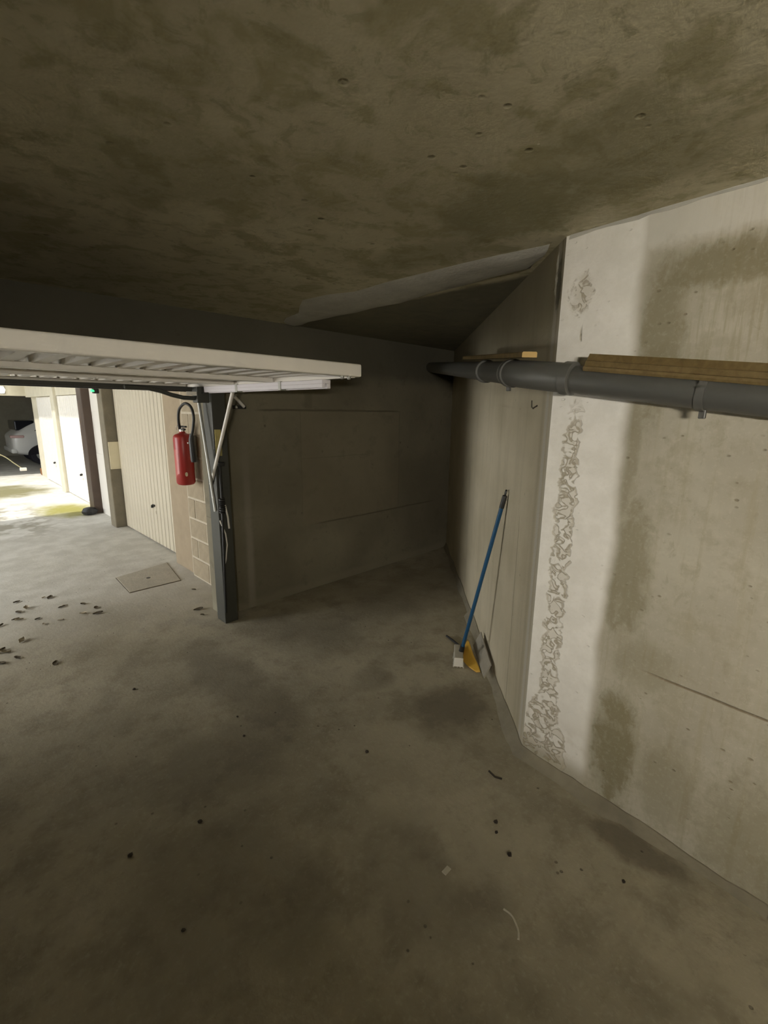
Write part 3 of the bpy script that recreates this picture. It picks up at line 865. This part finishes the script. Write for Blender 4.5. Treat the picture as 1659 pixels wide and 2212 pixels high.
# grey board scrap leaning at the wall foot behind the scoop
M_scrap = simple('old_mortar', (0.33, 0.305, 0.25), 0.9, 0, 0.2, 14, 0.5)
sl = MB()
a0, a1 = onA(0.62, 0.075, 0.03), onA(1.04, 0.075, 0.03)
c0, c1 = onA(0.68, 0.022, 0.09), onA(1.06, 0.022, 0.13)
off = Vector((nA.x * 0.006, nA.y * 0.006, 0.002))
q = [Vector(a0), Vector(a1), Vector(c1), Vector(c0)]
sl.add(q + [v + off for v in q], [(0, 1, 2, 3), (4, 5, 6, 7), (0, 1, 5, 4), (1, 2, 6, 5), (2, 3, 7, 6), (3, 0, 4, 7)])
tag(sl.build_here('mortar_scrap', M_scrap), 'grey mortar slab leaning at the foot of the diagonal wall beside the broom', 'slab')
tw = MB().tube([(1.722, 0.985, 0.006), (1.712, 0.945, 0.005), (1.725, 0.915, 0.005)], 0.0045, 8)
tag(tw.build_here('black_stick', M_grit, True), 'small black stick on the floor at the corner below the flaking white band', 'stick')

# ------------------------------------------------------------------ fire extinguisher on the block wall
ex = thing('fire_extinguisher', 'red fire extinguisher hanging on the block wall outside', 'fire extinguisher', (1.705, 4.34, 1.0))
EC = (1.715, 4.33, 1.0)
r_ = 0.083
body = [(0.060, 0), (r_ - 0.012, 0.004), (r_, 0.022), (r_, 0.432), (r_ - 0.005, 0.450), (r_ - 0.022, 0.464), (0.030, 0.474), (0.024, 0.490)]
MB().lathe(body, EC, 32).build('cylinder', M_red, ex, True)
MB().lathe([(0.025, 0.485), (0.025, 0.505), (0.018, 0.51), (0.018, 0.53)], EC, 16).build('valve', M_chrome, ex, True)
vl = MB().bbox((EC[0] - 0.012, EC[1] - 0.09, 1.525), (EC[0] + 0.012, EC[1] + 0.03, 1.540), 0.004)
vl.build('lever', M_black, ex)
MB().bbox((EC[0] - 0.012, EC[1] - 0.06, 1.500), (EC[0] + 0.012, EC[1] + 0.02, 1.516), 0.004).build('grip', M_black, ex)
rg = [(EC[0] - 0.02, EC[1] + 0.055 + 0.024 * math.cos(a), 1.518 + 0.024 * math.sin(a)) for a in [2 * math.pi * k / 16 for k in range(17)]]
MB().tube(rg, 0.003, 6, False).build('pin_ring', M_chrome, ex, True)
hp = []
hk = [(1.695, 4.33, 1.515), (1.675, 4.29, 1.60), (1.67, 4.24, 1.685), (1.67, 4.11, 1.735), (1.67, 3.99, 1.705), (1.67, 3.95, 1.62), (1.67, 3.985, 1.52), (1.67, 4.02, 1.46)]
def smooth_path(pts, n=8):
    pts = [Vector(p) for p in pts]; out = []
    for i in range(len(pts) - 1):
        p0_, p1_, p2_, p3_ = pts[max(i - 1, 0)], pts[i], pts[i + 1], pts[min(i + 2, len(pts) - 1)]
        for k in range(n):
            t = k / n
            out.append(0.5 * ((2 * p1_) + (p2_ - p0_) * t + (2 * p0_ - 5 * p1_ + 4 * p2_ - p3_) * t * t + (3 * p1_ - p0_ - 3 * p2_ + p3_) * t ** 3))
    return out + [pts[-1]]
MB().tube(smooth_path(hk), 0.012, 10).build('hose', M_black, ex, True)
MB().tube([(1.67, 4.02, 1.48), (1.67, 4.03, 1.43), (1.67, 4.012, 1.26), (1.67, 4.012, 1.24)], 0, 14, True, [0.016, 0.024, 0.027, 0.022]).build('nozzle', M_black, ex, True)
MB().bbox((1.638, 4.035, 1.395), (1.65, 4.047, 1.41), 0.003).build('clip', M_paleend, ex)
# pale round seal and instruction label wrap
lb = MB()
vs, fs = [], []
dirc = math.atan2(0 - EC[1], 0 - EC[0])
for i in range(16):
    a = 2 * math.pi * i / 16
    th = dirc + 0.10 + math.cos(a) * 0.012 / r_
    vs.append((EC[0] + (r_ + 0.0015) * math.cos(th), EC[1] + (r_ + 0.0015) * math.sin(th), 1.105 + 0.020 * math.sin(a)))
lb.add(vs, [tuple(range(16))]).build('seal', M_paper, ex)
vs = []
for i in range(9):
    th = dirc - 1.35 + i * 0.09
    for zz in (1.06 + 0.05 * math.sin(i / 8 * math.pi / 2), 1.33):
        vs.append((EC[0] + (r_ + 0.001) * math.cos(th), EC[1] + (r_ + 0.001) * math.sin(th), zz))
fs = [(2 * i, 2 * i + 2, 2 * i + 3, 2 * i + 1) for i in range(8)]
M_lab2 = simple('red_print_label', (0.46, 0.085, 0.07), 0.4, 0, 0.15, 40)
MB().add(vs, fs).build('print_label', M_lab2, ex)
MB().bbox((1.785, 4.30, 1.20), (1.832, 4.36, 1.45), 0.004).build('wall_hook', M_galv, ex)

# ------------------------------------------------------------------ sheets, lamps and small things outside
s1 = MB().bbox((1.85, 7.258, 0.845), (2.0, 7.269, 1.225), 0.004)
tag(s1.build_here('notice_board', M_paper), 'blank cream sheet fixed to the dark concrete pillar', 'sheet')
s2 = MB().bbox((1.962, 7.54, 1.02), (1.973, 7.86, 1.59), 0.004)
tag(s2.build_here('notice_sheet', M_paper), 'tall cream sheet on the narrow white door', 'sheet')
gl = thing('exit_light', 'small green indicator light high on the driveway pillar', 'light', (1.79, 7.39, 1.875))
MB().bbox((1.77, 7.35, 1.875), (1.834, 7.43, 1.99), 0.008).build('housing', M_black, gl)
MB().lathe([(0.026, 0), (0.026, 0.018), (0.016, 0.03)], (1.765, 7.37, 1.895), 14).build('lens', M_green, gl, True)
lp = thing('bulkhead_lamp', 'round white lamp on the beam above the far dark garage', 'lamp', (1.52, 14.36, 2.0))
MB().bbox((1.46, 14.36, 1.97), (1.62, 14.398, 2.15), 0.01).build('base', M_galv, lp)
MB().lathe([(0.02, -0.08), (0.06, -0.06), (0.08, 0), (0.06, 0.06), (0.02, 0.08)], (1.54, 14.30, 2.06), 16).build('globe', M_bulb, lp, True)
bgm = MB()
rp = random.Random(9)
prof = [(0.05, 0), (0.10, 0.015), (0.115, 0.06), (0.08, 0.10), (0.03, 0.12)]
bgm.lathe(prof, (1.79, 8.50, 0), 12)
for v in bgm.v:
    v.x += rp.uniform(-0.012, 0.012); v.y += rp.uniform(-0.012, 0.012)
tag(bgm.build_here('dark_bag', M_black, True), 'small dark bag on the ground by the brown pillar', 'bag')

# rope hanging across the far opening
rpn = thing('rope', 'pale rope with a white end hanging before the far dark garage', 'rope', (1.2, 14.3, 0.1))
pts = [(0.7, 14.33, 0.95), (1.0, 14.33, 0.74), (1.38, 14.33, 0.52), (1.56, 14.33, 0.34), (1.70, 14.33, 0.20)]
MB().tube(smooth_path(pts, 6), 0.012, 6).build('line', M_rope, rpn, True)
MB().bbox((1.66, 14.305, 0.13), (1.80, 14.355, 0.21), 0.015).build('white_end', M_paleend, rpn)

# inspection cover in the driveway
cvn = thing('manhole_cover', 'square concrete inspection cover set in the floor outside the door', 'cover', (1.47, 4.87, 0))
cc = [(1.225, 5.06), (1.20, 4.55), (1.665, 4.55), (1.77, 5.20)]
def inset(poly, k):
    c0x = sum(p[0] for p in poly) / 4; c0y = sum(p[1] for p in poly) / 4
    return [(c0x + (x - c0x) * k, c0y + (y - c0y) * k) for x, y in poly]
M_gap = simple('dirt_gap', (0.13, 0.11, 0.08), 0.95, 0, 0.2, 20)
M_cover = simple('cover_concrete', (0.44, 0.41, 0.34), 0.92, 0, 0.2, 9, 0.5)
MB().prism(inset(cc, 1.03), -0.02, 0.002).build('gap', M_gap, cvn)
MB().prism(cc, -0.02, 0.007).build('slab', M_cover, cvn)
MB().lathe([(0.022, 0.0), (0.020, 0.009)], (1.455, 4.83, 0), 12).build('lifting_hole', M_black, cvn)

# dry leaves blown in at the threshold
def leaf_mesh(name, seed, mat, ln):
    r2 = random.Random(seed); vs, fs = [], []
    n_ = 7
    curl = r2.uniform(0.3, 0.9)
    for i in range(n_ + 1):
        t = i / n_; w = ln * 0.30 * math.sin(math.pi * (t * 0.92 + 0.04)) * (1 + r2.uniform(-0.2, 0.2))
        for j in (-1, -0.5, 0, 0.5, 1):
            vs.append((ln * (t - 0.5), w * j, 0.003 + ln * curl * 0.28 * (abs(j) ** 1.6) * (0.5 + t * 0.6) + ln * 0.10 * (t - 0.4) ** 2))
    for i in range(n_):
        for j in range(4):
            fs.append((i * 5 + j, i * 5 + j + 1, (i + 1) * 5 + j + 1, (i + 1) * 5 + j))
    n0 = len(vs)
    vs += [(x, y, z_ + 0.0012) for x, y, z_ in vs]; fs += [tuple(k + n0 for k in f) for f in fs]
    me = mesh(name, vs, fs, True); me.materials.append(mat); return me
LM = [leaf_mesh('dry_leaf', 1, M_leaf1, 0.07), leaf_mesh('dry_leaf', 2, M_leaf2, 0.06), leaf_mesh('dry_leaf', 3, M_leaf1, 0.055), leaf_mesh('dry_leaf', 4, M_leaf2, 0.045)]
leaves = [(0.64, 4.91, 0), (0.60, 4.95, 3), (0.45, 4.77, 1), (0.39, 4.72, 0), (0.37, 4.54, 1), (0.35, 4.57, 2), (0.48, 4.46, 2), (0.82, 4.55, 0), (0.88, 4.38, 0), (0.86, 4.25, 0),
          (0.77, 4.32, 1), (0.67, 4.6, 2), (0.70, 4.62, 3), (0.61, 4.31, 3), (0.33, 4.09, 1), (0.20, 4.01, 0), (0.22, 3.97, 1), (0.27, 3.82, 2), (0.44, 3.56, 0), (0.18, 3.81, 0),
          (1.48, 3.62, 2), (1.50, 3.75, 0), (0.5, 4.31, 3), (0.41, 4.99, 2), (0.25, 4.51, 2), (1.66, 4.22, 2)]
rl_ = random.Random(21)
for x, y, k in leaves:
    o = bpy.data.objects.new('dry_leaf', LM[k]); COL.objects.link(o)
    o.location = (x, y, 0.0); o.rotation_euler = (0, 0, rl_.uniform(0, 6.28))
    s_ = rl_.uniform(0.85, 1.15); o.scale = (s_, s_, s_)
    if k in (0, 2): tag(o, 'dark curled dry leaf on the concrete just outside the open door', 'leaf', 'dark dry leaves at the threshold')
    else: tag(o, 'pale curled dry leaf on the concrete just outside the open door', 'leaf', 'pale dry leaves at the threshold')

# bits of grit on the garage floor
def grit_mesh(seed, mat, r0):
    bm = bmesh.new(); bmesh.ops.create_icosphere(bm, subdivisions=1, radius=r0)
    r2 = random.Random(seed)
    for v in bm.verts:
        v.co *= r2.uniform(0.7, 1.2); v.co.z = max(v.co.z * 0.55 + r0 * 0.4, 0)
    me = bpy.data.meshes.new('grit_chip'); bm.to_mesh(me); bm.free(); me.materials.append(mat); return me
GM = [grit_mesh(1, M_grit, 0.011), grit_mesh(2, M_grit, 0.008)]
for i, (x, y) in enumerate([(1.5, 0.81), (1.46, 0.78), (1.41, 0.69), (1.62, 0.34), (0.61, 1.68), (0.39, 1.31), (0.72, 2.88), (1.0, 2.03), (1.39, 1.49), (1.05, 2.2), (0.35, 1.72)]):
    o = bpy.data.objects.new('grit_chip', GM[i % 2]); COL.objects.link(o); o.location = (x, y, 0); o.rotation_euler = (0, 0, i * 1.3)
    tag(o, 'tiny dark chip of grit on the garage floor', 'grit', 'dark grit on the garage floor')
fk = MB().bbox((1.165, 0.815, 0), (1.20, 0.835, 0.004), 0.0015)
tag(fk.build_here('plaster_flake', M_flakewhite), 'small pale plaster flake on the garage floor below the white band', 'flake')
sc = MB().tube(smooth_path([(1.215, 0.60, 0.001), (1.215, 0.565, 0.001), (1.19, 0.53, 0.001), (1.165, 0.515, 0.001)], 5), 0.004, 6)
tag(sc.build_here('plaster_curl', M_flakewhite, True), 'pale curved sliver on the garage floor nearest the camera', 'sliver')

# ------------------------------------------------------------------ parked car in the far garage
def car():
    X0, Y0 = 1.86, 16.75              # tail end, near flank
    L_, W_ = 4.1, 1.70
    e = thing('car', 'white hatchback parked in the dark garage at the far end', 'car', (X0 + L_ / 2, Y0 + W_ / 2, 0))
    # stations along the length: x, z of sill, belt, roof, half width factor low, belt, roof
    st = [(0.00, 0.42, 0.78, 0.80, 0.86, 0.88, 0.86), (0.06, 0.34, 0.86, 0.90, 0.95, 0.97, 0.86), (0.22, 0.30, 0.93, 1.02, 0.99, 1.0, 0.82), (0.50, 0.26, 0.95, 1.22, 1.0, 1.0, 0.78),
          (0.85, 0.24, 0.95, 1.38, 1.0, 1.0, 0.77), (1.5, 0.24, 0.93, 1.44, 1.0, 1.0, 0.77), (2.2, 0.24, 0.90, 1.42, 1.0, 1.0, 0.77), (2.75, 0.24, 0.88, 1.20, 1.0, 0.99, 0.78),
          (3.15, 0.25, 0.86, 0.92, 1.0, 0.98, 0.85), (3.7, 0.28, 0.78, 0.82, 0.97, 0.93, 0.80), (4.0, 0.34, 0.66, 0.70, 0.86, 0.84, 0.70), (4.1, 0.42, 0.58, 0.60, 0.70, 0.70, 0.60)]
    vs, fs = [], []
    ringn = 14
    for (x, zs, zb, zr, wl, wb_, wr) in st:
        hw = W_ / 2
        half = [(0.0, zs), (wl * 0.9, zs), (wl * 0.98, zs + 0.06), (wl, (zs + zb) / 2), (wb_ * 0.985, zb), (wr, zr - 0.05 if zr - zb > 0.12 else (zb + zr) / 2), (wr * 0.85, zr), (0.0, zr + 0.02)]
        full = [(f_, z_) for f_, z_ in half] + [(-f_, z_) for f_, z_ in half[-2:0:-1]]
        ringn = len(full)
        for f_, z_ in full: vs.append((X0 + x, Y0 + hw - f_ * hw, z_))
    for i in range(len(st) - 1):
        for k in range(ringn):
            fs.append((i * ringn + k, i * ringn + (k + 1) % ringn, (i + 1) * ringn + (k + 1) % ringn, (i + 1) * ringn + k))
    fs.append(tuple(range(ringn))); fs.append(tuple(range((len(st) - 1) * ringn, len(st) * ringn)))
    b_ = MB().add(vs, fs).build('body', M_carwhite, e, True)
    ssm = b_.modifiers.new('smooth', 'SUBSURF'); ssm.levels = ssm.render_levels = 2
    # side glass on the near flank
    gl_ = [(0.56, 0.99), (0.78, 1.20), (1.05, 1.30), (1.30, 1.32), (1.30, 0.98)]
    gv = []
    for x, z_ in gl_:
        y_ = Y0 + 0.035 + (z_ - 0.95) / 0.45 * 0.165 
        gv += [(X0 + x, y_ - 0.012, z_), (X0 + x, y_ + 0.02, z_)]
    n_ = len(gl_)
    gf = [tuple(range(0, 2 * n_, 2)), tuple(range(1, 2 * n_, 2))] + [(2 * i, 2 * ((i + 1) % n_), 2 * ((i + 1) % n_) + 1, 2 * i + 1) for i in range(n_)]
    MB().add(gv, gf).build('side_window', M_glass, e)
    # rear lamp wrapping the corner
    tl = MB().bbox((X0 - 0.02, Y0 - 0.005, 0.80), (X0 + 0.30, Y0 + 0.16, 0.875), 0.025, 3)
    tl.build('tail_lamp', M_tail, e, True)
    MB().bbox((X0 - 0.03, Y0 + 0.05, 0.36), (X0 + 0.12, Y0 + W_ - 0.05, 0.50), 0.04, 3).build('bumper', M_carwhite, e, True)
    # spoiler / rear screen
    MB().bbox((X0 + 0.14, Y0 + 0.22, 1.0), (X0 + 0.60, Y0 + W_ - 0.22, 1.28), 0.03).build('rear_window', M_glass, e)
    for xw in (0.70, 3.25):
        for yw in (Y0 - 0.01, Y0 + W_ - 0.19):
            wv = MB()
            wv.tube([(X0 + xw, yw, 0.31), (X0 + xw, yw + 0.02, 0.31), (X0 + xw, yw + 0.18, 0.31), (X0 + xw, yw + 0.20, 0.31)], 0, 28, True, [0.285, 0.31, 0.31, 0.285])
            w_ = wv.build('wheel', M_tyre, e, True)
            MB().tube([(X0 + xw, yw - 0.006, 0.31), (X0 + xw, yw + 0.03, 0.31)], 0.18, 20).build('hub', M_galv, w_, True)
            MB().tube([(X0 + xw, yw + 0.004, 0.31), (X0 + xw, yw + 0.03, 0.33)], 0.37, 28).build('wheel_arch', M_tyre, w_, True) if yw < Y0 + 0.5 else None
car()

for o in bpy.data.objects:
    if '_org' in o: del o['_org']
